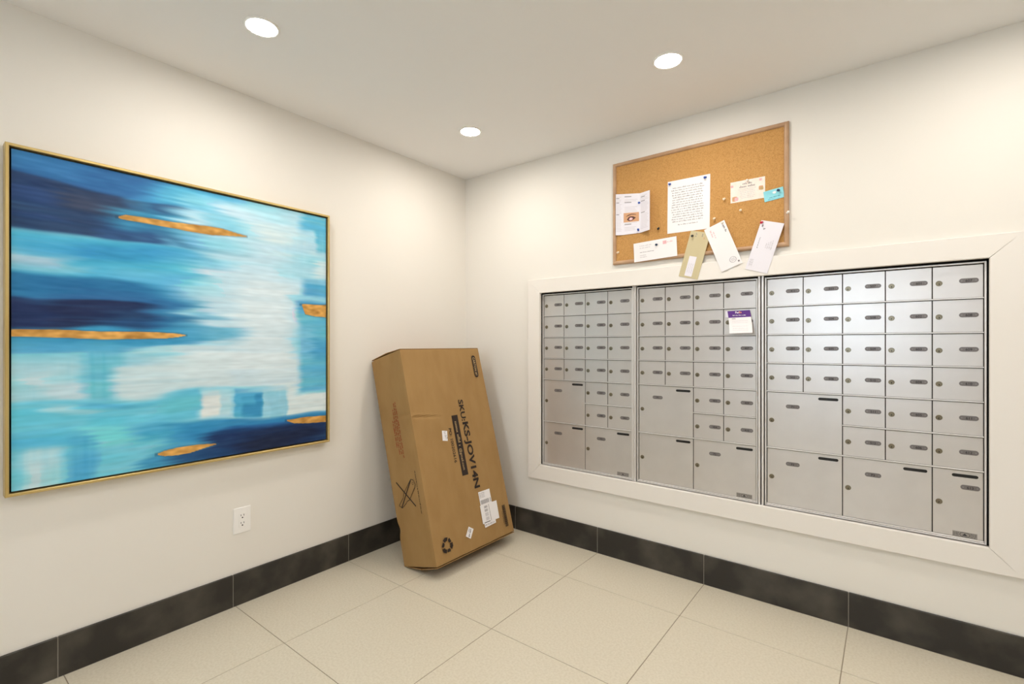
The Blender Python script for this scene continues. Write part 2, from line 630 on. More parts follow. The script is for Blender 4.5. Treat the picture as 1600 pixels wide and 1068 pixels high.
for t, h, mi in ((0.38, 0.007, 0), (0.47, 0.003, 1), (0.55, 0.003, 1), (0.70, 0.003, 1), (0.80, 0.003, 1), (0.88, 0.003, 1)):
    p = notice_pt(0.5, t)
    greek(b, on_right(p.x, p.z, -p.y + 0.003), -0.036, -0.012 if mi == 0 else 0.036, 0, h, mi, rr)
b.build('form_print', [M_greyink, M_paleink], nt_root, origin=nt_root.location)
MB().box((1.783, 0.0146, 1.375), (1.800, 0.0152, 1.406)).build('tape', M_paper2, nt_root, origin=nt_root.location)

# ================================================================== CORKBOARD
BX0, BX1, BZ0, BZ1 = 1.176, 2.068, 1.697, 2.2805
brd = empty('cork_board', ((BX0 + BX1) / 2, 0, BZ0))
tag(brd, 'cork notice board with light oak frame above the mailboxes', 'notice board')
FW, FD = 0.021, 0.020
A = on_right(0, 0, 0)
Ob = [(BX0, BZ0), (BX1, BZ0), (BX1, BZ1), (BX0, BZ1)]
Ib = [(BX0 + FW, BZ0 + FW), (BX1 - FW, BZ0 + FW), (BX1 - FW, BZ1 - FW), (BX0 + FW, BZ1 - FW)]
for k in range(4):
    k2 = (k + 1) % 4
    # rounded profile: outer low, crown, inner low
    def mix(p, q, t):
        return (p[0] + (q[0] - p[0]) * t, p[1] + (q[1] - p[1]) * t)
    prof = [(0, 0.0004), (0, FD * 0.6), (0.2, FD * 0.93), (0.5, FD), (0.8, FD * 0.9), (1.0, FD * 0.62), (1.0, 0.0004)]
    v_ = []
    for end in (k, k2):
        for t, z in prof:
            q = mix(Ob[end], Ib[end], t)
            v_.append((q[0], q[1], z))
    n = len(prof)
    f_ = [[i, n + i, n + i + 1, i + 1] for i in range(n - 1)] + [list(range(n)), list(range(2 * n - 1, n - 1, -1)), [n - 1, 2 * n - 1, n, 0]]
    MB().add(v_, f_, 0, A).build('frame_rail', M_oak, brd, origin=brd.location)
CKD = 0.010
MB().box((BX0 + FW - 0.003, BZ0 + FW - 0.003, 0.001), (BX1 - FW + 0.003, BZ1 - FW + 0.003, CKD), 0, A).build('cork_panel', M_cork, brd, origin=brd.location)


def sheet(name, cx, cz, w, h, rot, d, m, label, cat, thick=0.0008, group=None, tilt=0.0):
    """a paper, card or envelope on the board; returns its root and its print frame"""
    F = on_right(cx, cz, d, rot) @ Matrix.Rotation(tilt, 4, 'X')
    root = empty(name, (cx, -d, cz))
    tag(root, label, cat, group)
    MB().bbox((-w / 2, -h / 2, 0), (w / 2, h / 2, thick), min(0.0003, thick / 3), 0, F).build('paper_sheet' if cat != 'envelope' else 'envelope_body', m, root, origin=root.location)
    return root, F @ Matrix.Translation((0, 0, thick + 0.0003))


def prints(root, name, mats, fn):
    b = MB()
    fn(b)
    return b.build(name, mats, root, origin=root.location)


# typed letter
root, F = sheet('notice_letter', 1.605, 1.972, 0.219, 0.279, math.radians(-0.6), CKD + 0.0004, M_paper,
                'white typed letter pinned mid-board with two blue pins', 'letter')


def f(b):
    rr = random.Random(21)
    for i in range(15):
        hw = rr.uniform(0.076, 0.086)
        greek(b, F, -hw - 0.004, hw - 0.004, 0.096 - i * 0.0128, 0.0068, 0, rr, 0.5)
    greek(b, F, -0.052, 0.050, -0.101, 0.0062, 0, rr, 0.5)


prints(root, 'typed_text', [M_letterink], f)

# beauty leaflet folded in three, its right leaf standing off the board
lf = empty('folded_leaflet', (1.30, -0.012, 1.863))
tag(lf, 'open three-fold leaflet with an eye picture, pinned at board left', 'leaflet')
LP = [((1.199, 0.024), 2.100, 1.865), ((1.238, 0.0125), 2.097, 1.863), ((1.341, 0.0125), 2.082, 1.861), ((1.408, 0.040), 2.080, 1.864)]


def leaf_panel(i, a0, a1, b0, b1, off):
    """point grid on panel i: a along x 0..1, b up 0..1"""
    (xa, da), ta, ba = LP[i]
    (xb, db), tb, bb = LP[i + 1]
    out = []
    for a, q in ((a0, b0), (a1, b0), (a1, b1), (a0, b1)):
        x = xa + (xb - xa) * a
        d = da + (db - da) * a + off
        lo = ba + (bb - ba) * a
        hi = ta + (tb - ta) * a
        out.append((x, -d, lo + (hi - lo) * q))
    return out


for i in range(3):
    b = MB()
    q0 = leaf_panel(i, 0, 1, 0, 1, 0)
    q1 = leaf_panel(i, 0, 1, 0, 1, 0.0006)
    b.add(q0 + q1, [(3, 2, 1, 0), (4, 5, 6, 7), (0, 1, 5, 4), (1, 2, 6, 5), (2, 3, 7, 6), (3, 0, 4, 7)])
    b.build('leaf', M_paper2, lf, origin=lf.location)
b = MB()
rr = random.Random(9)
for i in range(3):
    for k in range(24):
        q = 0.92 - k * 0.036
        if i == 1 and 0.30 < q < 0.56:
            continue
        strong = (i == 1 and k in (0, 4, 19)) or (i != 1 and k in (1, 4, 12))
        if i == 1 and k in (1, 5, 6, 20):
            continue
        a1_ = 0.5 if strong else rr.uniform(0.7, 0.9)
        b.add(leaf_panel(i, 0.1, a1_, q, q + (0.018 if strong else 0.009), 0.0009), [(0, 1, 2, 3)], 0 if strong else 1)
b.build('leaflet_text', [M_greyink, M_paleink], lf, origin=lf.location)
# the eye picture: skin, brow, lid, iris, highlight
E1 = leaf_panel(1, 0.05, 0.94, 0.30, 0.53, 0.0010)
b = MB().add(E1, [(0, 1, 2, 3)], 0)


def eye_poly(pts, mi, off):
    v_ = []
    for a, q in pts:
        P = leaf_panel(1, 0.05 + 0.89 * a, 0.05 + 0.89 * a, 0.30 + 0.23 * q, 0.30 + 0.23 * q, off)[0]
        v_.append(P)
    b.add(v_, [list(range(len(v_)))], mi)


eye_poly([(0.12, 0.55), (0.3, 0.78), (0.55, 0.86), (0.8, 0.78), (0.84, 0.72), (0.55, 0.78), (0.32, 0.68)], 1, 0.0013)
eye_poly([(0.22, 0.25), (0.36, 0.1), (0.55, 0.12), (0.72, 0.3), (0.8, 0.42), (0.62, 0.58), (0.42, 0.6), (0.3, 0.48)], 1, 0.0013)
eye_poly([(0.34, 0.26), (0.44, 0.16), (0.56, 0.2), (0.62, 0.34), (0.54, 0.46), (0.42, 0.46)], 3, 0.0016)
eye_poly([(0.44, 0.28), (0.5, 0.26), (0.53, 0.34), (0.48, 0.39), (0.43, 0.36)], 2, 0.0019)
b.build('eye_picture', [M_peach, M_brown, M_white, M_pinkink], lf, origin=lf.location)

# envelopes
root, F = sheet('envelope', 1.429, 1.755, 0.241, 0.105, math.radians(2.6), 0.0212, M_paper,
                'white envelope pinned level at the lower left of the board', 'envelope', 0.0012, 'letters pinned to the board')


def f(b):
    rr = random.Random(31)
    greek(b, F, -0.085, -0.015, 0.030, 0.006, 0, rr)
    greek(b, F, -0.085, -0.025, 0.018, 0.006, 0, rr)
    greek(b, F, -0.085, -0.005, -0.005, 0.004, 1, rr, 0.9)
    greek(b, F, -0.085, -0.05, -0.022, 0.004, 1, rr)
    greek(b, F, -0.085, -0.045, -0.032, 0.004, 1, rr)
    b.add([(0.046, 0.022, 0), (0.066, 0.022, 0), (0.066, 0.040, 0), (0.046, 0.040, 0)], [(0, 1, 2, 3)], 2, F)
    greek(b, F, 0.068, 0.10, 0.028, 0.008, 2, rr)


prints(root, 'envelope_print', [M_lightink, M_greyink, M_pinkink], f)

root, F = sheet('envelope', 1.6395, 1.702, 0.241, 0.101, math.radians(-105.5), 0.0212, M_tan,
                'manila window envelope hanging below the typed letter', 'envelope', 0.0012, 'letters pinned to the board')


def f(b):
    rr = random.Random(32)
    b.add([(0.008, -0.022, 0), (0.112, -0.022, 0), (0.112, 0.016, 0), (0.008, 0.016, 0)], [(0, 1, 2, 3)], 0, F)
    F2 = F @ Matrix.Translation((0, 0, 0.0003))
    for yy in (-0.014, -0.004, 0.006):
        greek(b, F2, 0.045, 0.095, yy, 0.004, 1, rr)
    greek(b, F2, -0.112, -0.09, 0.012, 0.008, 2, rr)
    greek(b, F2, -0.112, -0.085, -0.02, 0.008, 2, rr)
    greek(b, F2, -0.095, -0.085, 0.024, 0.008, 3, rr)


prints(root, 'envelope_print', [M_paper2, M_lightink, M_greyink, M_peach], f)

root, F = sheet('envelope', 1.7805, 1.7305, 0.238, 0.104, math.radians(-69.0), 0.0236, M_paper,
                'white envelope hanging tilted right of the manila one', 'envelope', 0.0012, 'letters pinned to the board')


def f(b):
    rr = random.Random(33)
    greek(b, F, -0.098, -0.060, 0.036, 0.008, 0, rr, 0.75)
    greek(b, F, -0.10, -0.06, -0.030, 0.008, 2, rr)
    greek(b, F, -0.088, -0.05, -0.018, 0.008, 2, rr)
    pts = [(0.084 + 0.0155 * math.cos(a), 0.018 + 0.017 * math.sin(a)) for a in [i * math.pi / 8 for i in range(16)]]
    pi_ = [(0.084 + 0.013 * math.cos(a), 0.018 + 0.013 * math.sin(a)) for a in [i * math.pi / 8 for i in range(16)]]
    b.add([(p[0], p[1], 0) for p in pts + pi_], [[i, (i + 1) % 16, 16 + (i + 1) % 16, 16 + i] for i in range(16)], 1, F)
    for k in range(3):
        b.add([(0.076, 0.011 + k * 0.006, 0), (0.092, 0.011 + k * 0.006, 0), (0.092, 0.0135 + k * 0.006, 0), (0.076, 0.0135 + k * 0.006, 0)], [(0, 1, 2, 3)], 1, F)
    b.add([(0.098, 0.036, 0), (0.106, 0.036, 0), (0.106, 0.044, 0), (0.098, 0.044, 0)], [(0, 1, 2, 3)], 0, F)


prints(root, 'envelope_print', [M_greyink, M_lightink, M_pinkink], f)

root, F = sheet('envelope', 1.9663, 1.704, 0.239, 0.101, math.radians(-107.5), 0.0212, M_paper2,
                'white envelope hanging from a red pin at board right', 'envelope', 0.0012, 'letters pinned to the board')


def f(b):
    rr = random.Random(34)
    greek(b, F, -0.10, -0.086, -0.040, 0.009, 0, rr, 0.8)
    greek(b, F, -0.085, -0.070, -0.030, 0.009, 0, rr, 0.8)
    greek(b, F, -0.04, 0.012, -0.032, 0.004, 0, rr, 0.8)
    for k in range(4):
        greek(b, F, -0.035 + k * 0.006, 0.012 - k * 0.002, 0.028 - k * 0.008, 0.005, 1, rr)
    for k in range(3):
        greek(b, F, 0.066, 0.10, -0.042 + k * 0.006, 0.004, 1, rr)


prints(root, 'envelope_print', [M_greyink, M_lightink], f)

# cards
root, F = sheet('invitation_card', 1.8902, 1.9925, 0.155, 0.103, math.radians(0.3), CKD + 0.0004, M_pink,
                'pale pink floral card pinned at the right of the board', 'card')


def f(b):
    rr = random.Random(41)
    greek(b, F, -0.022, 0.022, 0.030, 0.010, 0, rr)
    greek(b, F, -0.036, 0.036, 0.016, 0.011, 0, rr)
    for k in range(6):
        hw = rr.uniform(0.026, 0.046)
        greek(b, F, -hw, hw, 0.006 - k * 0.0085, 0.0035, 1, rr, 0.8)
    for (cx, cy, r, mi) in ((-0.058, -0.034, 0.012, 2), (-0.050, -0.036, 0.009, 3), (0.060, 0.000, 0.010, 2), (0.064, -0.004, 0.007, 4), (0.058, 0.040, 0.006, 3), (-0.07, 0.03, 0.006, 3)):
        b.add([(cx + r * math.cos(i * 0.785) * (1 + 0.25 * (i % 2)), cy + r * math.sin(i * 0.785) * (1 + 0.25 * (i % 2)), 0.0001 * mi) for i in range(8)], [list(range(8))], mi, F)


prints(root, 'card_print', [M_greyink, M_lightink, M_peach, M_pinkink, M_tanink], f)

root, F = sheet('business_card', 2.0045, 1.949, 0.084, 0.051, math.radians(6.8), CKD + 0.0016, M_cyan,
                'small turquoise card pinned beside the pink card', 'card')


def f(b):
    rr = random.Random(42)
    b.add([(0.004 + 0.008 * math.cos(i), 0.009 + 0.006 * math.sin(i), 0) for i in np.linspace(0, 5.5, 8)], [list(range(8))], 0, F)
    greek(b, F, -0.020, 0.030, -0.013, 0.005, 1, rr, 0.8)
    greek(b, F, -0.026, 0.000, -0.020, 0.004, 1, rr)


prints(root, 'card_print', [M_white, M_tealink], f)


# push pins
def pin(x, z, d, m, label, rx=0.0, rz=0.0, mtx=None):
    F = mtx if mtx is not None else on_right(x, z, d) @ Matrix.Rotation(rx, 4, 'X') @ Matrix.Rotation(rz, 4, 'Y')
    loc = F.translation
    root = empty('push_pin', loc)
    tag(root, label, 'push pin', 'push pins in the board')
    F = F @ Matrix.Scale(1.2, 4)
    MB().lathe([(0.0040, 0.0), (0.0046, 0.0012), (0.0030, 0.0026), (0.0022, 0.0050), (0.0025, 0.0080), (0.0047, 0.0098), (0.0050, 0.0112), (0.0040, 0.0122)], 14, 0, F).build('pin_head', m, root, origin=loc, smooth=True)
    MB().lathe([(0.0002, -0.006), (0.0005, -0.004), (0.0005, 0.0005)], 6, 0, F).build('pin_needle', M_steel, root, origin=loc)
    return root


PD = CKD + 0.0014
pin(1.337, 2.030, 0.0140, M_pinblue, 'upper blue pin holding the eye leaflet', 0.3, 0.2)
pin(1.331, 1.876, 0.0140, M_pinblue, 'lower blue pin holding the eye leaflet', -0.2, 0.3)
pin(1.5105, 2.099, PD, M_pinblue, 'blue pin in the left top corner of the typed letter', 0.3, -0.1)
pin(1.694, 2.097, PD, M_pinblue, 'blue pin in the right top corner of the typed letter', 0.3, -0.2)
pin(1.446, 1.872, CKD + 0.0008, M_pinblack, 'black pin stuck in bare cork beside the leaflet', 0.5, 0.1)
pin(1.440, 1.781, 0.0226, M_pinnavy, 'dark blue pin holding the level white envelope', 0.2, 0.1)
pin(1.785, 1.970, CKD + 0.0008, M_pincream, 'cream pin in bare cork below the pink card corner', 0.35, -0.1)
pin(1.860, 1.901, CKD + 0.0008, M_pincream, 'cream pin in bare cork between the card and envelopes', 0.35, 0.1)
pin(1.738, 1.879, CKD + 0.0008, M_pincream, 'cream pin in bare cork at the letter lower right', 0.35, -0.05)
pin(1.210, 1.768, CKD + 0.0008, M_pincream, 'cream pin in the lower left corner of the corkboard', 0.35, -0.1)
pin(1.890, 2.041, PD, M_pinwhite, 'white pin holding the pink floral card', 0.3, 0.1)
pin(2.026, 1.965, PD + 0.0012, M_pinnavy, 'dark blue pin holding the small turquoise card', 0.2, -0.1)
pin(1.958, 1.823, 0.0226, M_pinred, 'red pin holding the rightmost envelope', 0.3, -0.2)
pin(1.631, 1.8035, 0.0226, M_pinblack, 'black pin holding the manila envelope', 0.3, 0.1)
pin(1.7775, 1.848, 0.0250, M_pinwhite, 'white pin holding the tilted white envelope', 0.3, 0.1)
pin(2.062, 1.850, 0.0195, M_pinwhite, 'white pin stuck in the oak frame of the board', -0.2, 0.5)

# ================================================================== CARDBOARD BOX
L, TH, D, Y1, W_, XB, YW = 1.1854, 0.2640, 0.2775, -0.8383, 0.6505, 0.3160, -0.0187
un = Vector((-math.sin(TH), 0, math.cos(TH)))
nn = Vector((math.cos(TH), 0, math.sin(TH)))
vv = Vector((0, 1, 0))
Rz = Matrix.Rotation(YW, 3, 'Z')
un, nn, vv = Rz @ un, Rz @ nn, Rz @ vv
box = empty('cardboard_box', (XB, Y1, 0.001))
box.rotation_euler = Matrix((vv, un, nn)).transposed().to_euler()
tag(box, 'tall brown cardboard shipping box leaning in the corner', 'box')
# local axes: x across the front, y along the length, z out of the front


def box_body():
    nx, ny, nz = 30, 160, 12
    idx, v_, f_ = {}, [], []
    rng = np.random.RandomState(4)

    def vert(i, j, k):
        key = (i, j, k)
        if key in idx:
            return idx[key]
        x, y, z = W_ * i / nx, 0.001 + (L - 0.009) * j / ny, D * k / nz
        # rounded edges
        r = 0.006
        ex = -1 if i == 0 else (1 if i == nx else 0)
        ey = -1 if j == 0 else (1 if j == ny else 0)
        ez = -1 if k == 0 else (1 if k == nz else 0)
        if abs(ex) + abs(ey) + abs(ez) >= 2:
            c = 0.35 * r
            x -= ex * c
            y -= ey * c * 0.5
            z -= ez * c
        # slack panels
        if ez == 1 and not ex and not ey:
            z += 0.003 * math.sin(math.pi * i / nx) * math.sin(math.pi * j / ny) + 0.0010 * math.sin(i * 0.9 + y * 17)
            # crease across the left part of the front
            t = y - (0.800 - 0.11 * x)
            if x < 0.23 and abs(t) < 0.03:
                z += 0.0045 * (math.exp(-((t - 0.006) / 0.006) ** 2) - 1.2 * math.exp(-((t + 0.006) / 0.007) ** 2)) * (1 - x / 0.23) ** 0.5
        if ex == -1 and not ez and not ey:
            x -= 0.004 * math.sin(math.pi * k / nz) * math.sin(math.pi * j / ny)
            t = y - 0.81
            if z > 0.12:
                x += 0.004 * math.exp(-(t / 0.012) ** 2)
            # buckled near the foot
            x += 0.006 * math.exp(-((y - 0.20) / 0.03) ** 2) * max(0, 1 - z / 0.1)
        if ex == -1 and ez == -1:
            x += 0.008 * math.exp(-((y - 0.20) / 0.03) ** 2)
            z += 0.004 * math.exp(-((y - 0.20) / 0.03) ** 2)
            if ey == 1:
                x += 0.008
                y -= 0.010
        idx[key] = len(v_)
        v_.append((x, y, z))
        return idx[key]
    for i in range(nx):
        for j in range(ny):
            f_.append([vert(i, j, nz), vert(i + 1, j, nz), vert(i + 1, j + 1, nz), vert(i, j + 1, nz)])
            f_.append([vert(i, j, 0), vert(i, j + 1, 0), vert(i + 1, j + 1, 0), vert(i + 1, j, 0)])
    for j in range(ny):
        for k in range(nz):
            f_.append([vert(0, j, k), vert(0, j, k + 1), vert(0, j + 1, k + 1), vert(0, j + 1, k)])
            f_.append([vert(nx, j, k), vert(nx, j + 1, k), vert(nx, j + 1, k + 1), vert(nx, j, k + 1)])
    for i in range(nx):
        for k in range(nz):
            f_.append([vert(i, 0, k), vert(i + 1, 0, k), vert(i + 1, 0, k + 1), vert(i, 0, k + 1)])
            f_.append([vert(i, ny, k), vert(i, ny, k + 1), vert(i + 1, ny, k + 1), vert(i + 1, ny, k)])
    m = MB().add(v_, f_)
    # make dents read as creases, keep the edges crisp
    return m


box_body().build('carton_body', M_card, box)


# flaps closing both ends: two long flaps that meet in the middle, a little sprung
def flap(z0, z1, y0, dy, lift0, lift1):
    b = MB()
    n = 8
    v_, f_ = [], []
    for i in range(n + 1):
        t = i / n
        for s in range(9):
            x = 0.003 + (W_ - 0.006) * s / 8
            y = y0 + dy * (lift0 + (lift1 - lift0) * t + 0.003 * math.sin(math.pi * s / 8) * t)
            v_.append((x, y, z0 + (z1 - z0) * t))
    m = len(v_)
    v_ += [(x, y + dy * 0.004, z) for x, y, z in v_]
    for i in range(n):
        for s in range(8):
            a = i * 9 + s
            f_.append([a, a + 1, a + 10, a + 9])
            f_.append([m + a, m + a + 9, m + a + 10, m + a + 1])
    for s in range(8):
        for a in (s, n * 9 + s):
            f_.append([a, m + a, m + a + 1, a + 1])
    for i in range(n):
        for a in (i * 9, i * 9 + 8):
            f_.append([a, a + 9, m + a + 9, m + a])
    return b.add(v_, f_)


flap(D - 0.001, D / 2 + 0.001, L - 0.008, 1, 0.0, 0.008).build('top_flap', M_cardedge, box)
flap(0.003, D / 2 - 0.001, L - 0.008, 1, 0.0, 0.007).build('top_flap', M_cardedge, box)
flap(D - 0.001, D / 2 + 0.001, 0.001, -1, 0.0035, 0.012).build('bottom_flap', M_cardedge, box)
flap(0.025, D / 2 - 0.001, 0.001, -1, 0.0, 0.010).build('bottom_flap', M_cardedge, box)

ZF = D + 0.0046


def front(s, t, rot=0.0):
    """print frame on the front: reading direction down the box when rot = -90 degrees"""
    return Matrix.Translation((s, t, ZF)) @ Matrix.Rotation(rot, 4, 'Z')


DOWN = -math.pi / 2
b = MB()
put_text(b, 'SKU:', front(0.393, 0.790, DOWN), 0.039, 0.130, 0.022)
put_text(b, 'KS-JOV14N', front(0.399, 0.520, DOWN), 0.046, 0.395, 0.035)
b.build('sku_print', M_boxink, box)
b = MB().prism(rect(0.295, 0.413, 0.344, 0.767), ZF - 0.0004, ZF)
bar_o = b.build('address_bar', M_boxink, box)
b = MB()
greek(b, front(0.3195, 0.590, DOWN) @ Matrix.Translation((0, 0, 0.0004)), -0.140, 0.012, -0.009, 0.020, 0, random.Random(2), 0.5)
put_text(b, '@gmail.com', front(0.3195, 0.507, DOWN) @ Matrix.Translation((0, 0, 0.0004)), 0.019, 0.125)
b.build('address_print', M_tanink, bar_o)
b = MB()
put_text(b, 'PO: 100202616', front(0.264, 0.596, DOWN), 0.0215, 0.200, 0.012)
b.build('order_print', M_boxink, box)
b = MB().prism(pill(0.145, 0.034), -0.0004, 0, 0, front(0.581, 1.058, DOWN))
badge_o = b.build('carton_badge', M_boxink, box)
b = MB()
put_text(b, 'CARTON #1', front(0.581, 1.058, DOWN) @ Matrix.Translation((0, 0, 0.0004)), 0.019, 0.118, 0.01)
b.build('carton_badge_print', M_tanink, badge_o)

# stickers on the front
rr = random.Random(8)


def sticker(pts, name, off=0.0):
    return MB().add([(p[0], p[1], ZF - 0.0003 + off) for p in pts] + [(p[0], p[1], ZF + off) for p in pts],
                    [(3, 2, 1, 0), (4, 5, 6, 7), (0, 1, 5, 4), (1, 2, 6, 5), (2, 3, 7, 6), (3, 0, 4, 7)]).build(name, M_paper, box)


def bars(b, F, x0, x1, y0, y1, mi=0, rnd=None, fill=0.55):
    x = x0
    while x < x1:
        w = rnd.choice((0.0012, 0.0022, 0.0034))
        b.add([(x, y0, 0), (min(x + w, x1), y0, 0), (min(x + w, x1), y1, 0), (x, y1, 0)], [(0, 1, 2, 3)], mi, F)
        x += w / fill


small_o = sticker([(0.192, 0.634), (0.230, 0.627), (0.239, 0.684), (0.200, 0.691)], 'small_label')
b = MB()
Fs = front(0.2155, 0.660, math.radians(-81)) @ Matrix.Translation((0, 0, 0.0004))
for yy in (0.008, -0.001):
    greek(b, Fs, -0.024, 0.024, yy, 0.0065, 0, rr)
b.build('small_label_print', M_greyink, small_o)

# shipping labels: the upper one, a second one over it, a narrow one at the foot
sticker([(0.395, 0.214), (0.495, 0.214), (0.495, 0.296), (0.395, 0.296)], 'shipping_label')
ship_o = sticker([(0.386, 0.114), (0.533, 0.112), (0.536, 0.216), (0.388, 0.219)], 'shipping_label', 0.0007)
sticker([(0.399, 0.090), (0.497, 0.094), (0.499, 0.124), (0.397, 0.122)], 'shipping_label', 0.0003)
b = MB()
Fl = front(0, 0) @ Matrix.Translation((0, 0, 0.0004))
for yy in (0.284, 0.276, 0.268, 0.260):
    greek(b, Fl, 0.400, rr.uniform(0.43, 0.46), yy, 0.005, 0, rr)
bars(b, Fl, 0.402, 0.472, 0.222, 0.246, 0, rr)
bars(b, Fl, 0.482, 0.490, 0.222, 0.246, 0, rr)
Fl2 = front(0, 0) @ Matrix.Translation((0, 0, 0.0011))
for y0, y1 in ((0.196, 0.209), (0.176, 0.190), (0.150, 0.170), (0.126, 0.144)):
    bars(b, Fl2, 0.420, 0.448, y0, y1, 0 if y0 > 0.17 else 1, rr)
b.add([(0.460, 0.117, 0), (0.463, 0.117, 0), (0.463, 0.212, 0), (0.460, 0.212, 0)], [(0, 1, 2, 3)], 0, Fl2)
b.add([(0.400, 0.1155, 0), (0.452, 0.1155, 0), (0.452, 0.119, 0), (0.400, 0.119, 0)], [(0, 1, 2, 3)], 2, Fl2)
greek(b, Fl, 0.402, 0.488, 0.100, 0.008, 0, rr)
b.build('shipping_label_print', [M_greyink, M_lightink, M_ink], ship_o)

tilt_o = sticker([(0.235, 0.090), (0.269, 0.067), (0.304, 0.111), (0.270, 0.134)], 'tilted_label')
b = MB()
Ft = front(0.2695, 0.1005, math.radians(-126)) @ Matrix.Translation((0, 0, 0.0004))
greek(b, Ft, -0.022, 0.022, -0.001, 0.008, 0, rr, 0.8)
greek(b, Ft, -0.020, 0.004, -0.012, 0.006, 0, rr)
b.build('tilted_label_print', M_ink, tilt_o)

b = MB()
Fb = front(0.585, 0.110, DOWN)
bars(b, Fb, -0.064, 0.064, -0.010, 0.018, 0, random.Random(77), 0.6)
greek(b, Fb, -0.030, 0.05, -0.020, 0.006, 0, rr)
b.build('barcode_print', M_boxink, box)

# recycling mark: three chasing arrows, each broken in two pieces
b = MB()
cx, cy, R0 = 0.0915, 0.0860, 0.041
for k in range(3):
    Fr = front(cx, cy, k * 2 * math.pi / 3 + math.radians(12))

    def pol(r, a):
        return (r * math.cos(math.radians(a)), r * math.sin(math.radians(a)), 0)
    v_ = [pol(R0 * 0.98, 62), pol(R0 * 1.05, 90), pol(R0 * 0.98, 118), pol(R0 * 0.52, 118), pol(R0 * 0.56, 90), pol(R0 * 0.52, 72)]
    b.add(v_, [list(range(5, -1, -1))], 0, Fr)
    v_ = [pol(R0 * 0.86, 8), pol(R0 * 0.98, 44), pol(R0 * 0.74, 54), pol(R0 * 0.50, 46), pol(R0 * 0.52, 8)]
    b.add(v_, [list(range(5))], 0, Fr)
for i, ff in enumerate(b.f):          # face outwards
    pass
b.build('recycling_mark', M_boxink, box)

# print on the narrow left face (faces -x): local frame x -> up the box, y -> towards the back
XS = -0.0048


def side(depth, t, rot=0.0):
    m = Matrix(((0, 0, -1, XS), (0, 1, 0, t), (1, 0, 0, depth), (0, 0, 0, 1)))
    return m @ Matrix.Rotation(rot, 4, 'Z')


b = MB()
rr = random.Random(15)
for k, (t0, t1) in enumerate(((0.90, 0.585), (0.895, 0.605), (0.86, 0.60), (0.80, 0.64))):
    Fd = side(0.166 - k * 0.0155, (t0 + t1) / 2, DOWN)
    hw = (t0 - t1) / 2
    greek(b, Fd, -hw, hw, -0.005, 0.0105, 0, rr, 0.75)
b.build('warning_print', M_red, box)
b = MB()


def line(b, p, q, w, F):
    p, q = Vector((p[0], p[1], 0)), Vector((q[0], q[1], 0))
    d = (q - p).normalized()
    n = Vector((-d.y, d.x, 0)) * w / 2
    b.add([p - n, q - n, q + n, p + n], [(0, 1, 2, 3)], 0, F)


Fk = side(0, 0)
line(b, (0.058, 0.460), (0.197, 0.321), 0.0070, Fk)      # the cross
line(b, (0.188, 0.462), (0.072, 0.318), 0.0070, Fk)
# outline of the box cutter
kn = [(0.190, 0.466), (0.212, 0.458), (0.220, 0.436), (0.214, 0.420), (0.150, 0.356), (0.130, 0.352), (0.120, 0.342), (0.078, 0.318), (0.052, 0.332), (0.100, 0.372), (0.110, 0.395)]
for i in range(len(kn)):
    line(b, kn[i], kn[(i + 1) % len(kn)], 0.0036, Fk)
oc = [(0.201 + 0.006 * math.cos(a), 0.443 + 0.008 * math.sin(a)) for a in [i * math.pi / 4 for i in range(8)]]
for i in range(8):
    line(b, oc[i], oc[(i + 1) % 8], 0.0022, Fk)
b.build('no_knife_mark', M_boxink, box)
b = MB()
greek(b, side(0.236, 0.392, DOWN), -0.115, 0.115, -0.003, 0.0055, 0, rr, 0.9)
b.build('side_caption', M_boxink, box)

# ================================================================== PAINTING
PY0, PY1, PZ0, PZ1 = -2.364, -1.129, 0.710, 1.936
pic = empty('painting', (0, (PY0 + PY1) / 2, PZ0))
tag(pic, 'large abstract blue and white painting with gold streaks in gold frame', 'painting')
LW = on_left(0, 0, 0)
FWp, FDp = 0.0105, 0.050
Ob = [(PY0, PZ0), (PY1, PZ0), (PY1, PZ1), (PY0, PZ1)]
Ib = [(PY0 + FWp, PZ0 + FWp), (PY1 - FWp, PZ0 + FWp), (PY1 - FWp, PZ1 - FWp), (PY0 + FWp, PZ1 - FWp)]
for k in range(4):
    k2 = (k + 1) % 4
    prof = [(0, 0.003), (0, FDp - 0.002), (0.18, FDp), (0.82, FDp), (1.0, FDp - 0.002), (1.0, 0.003)]
    v_ = []
    for end in (k, k2):
        for t, z in prof:
            v_.append((Ob[end][0] + (Ib[end][0] - Ob[end][0]) * t, Ob[end][1] + (Ib[end][1] - Ob[end][1]) * t, z))
    n = len(prof)
    f_ = [[i, n + i, n + i + 1, i + 1] for i in range(n - 1)] + [list(range(n)), list(range(2 * n - 1, n - 1, -1)), [n - 1, 2 * n - 1, n, 0]]
    MB().add(v_, f_, 0, LW).build('frame_rail', M_gold, pic, origin=pic.location)
MB().box((PY0 + 0.004, PZ0 + 0.004, 0.002), (PY1 - 0.004, PZ1 - 0.004, 0.012), 0, LW).build('backing_board', M_black, pic, origin=pic.location)

CY0, CY1, CZ0, CZ1 = PY0 + 0.0165, PY1 - 0.0165, PZ0 + 0.0160, PZ1 - 0.0160
N = 420
rng = np.random.RandomState(12)


def blur_noise(su, sv):
    a = rng.randn(N, N)
    fy = np.fft.fftfreq(N)[:, None]
    fx = np.fft.fftfreq(N)[None, :]
    g = np.exp(-2 * np.pi ** 2 * ((fx * su) ** 2 + (fy * sv) ** 2))
    a = np.real(np.fft.ifft2(np.fft.fft2(a) * g))
    return a / a.std()


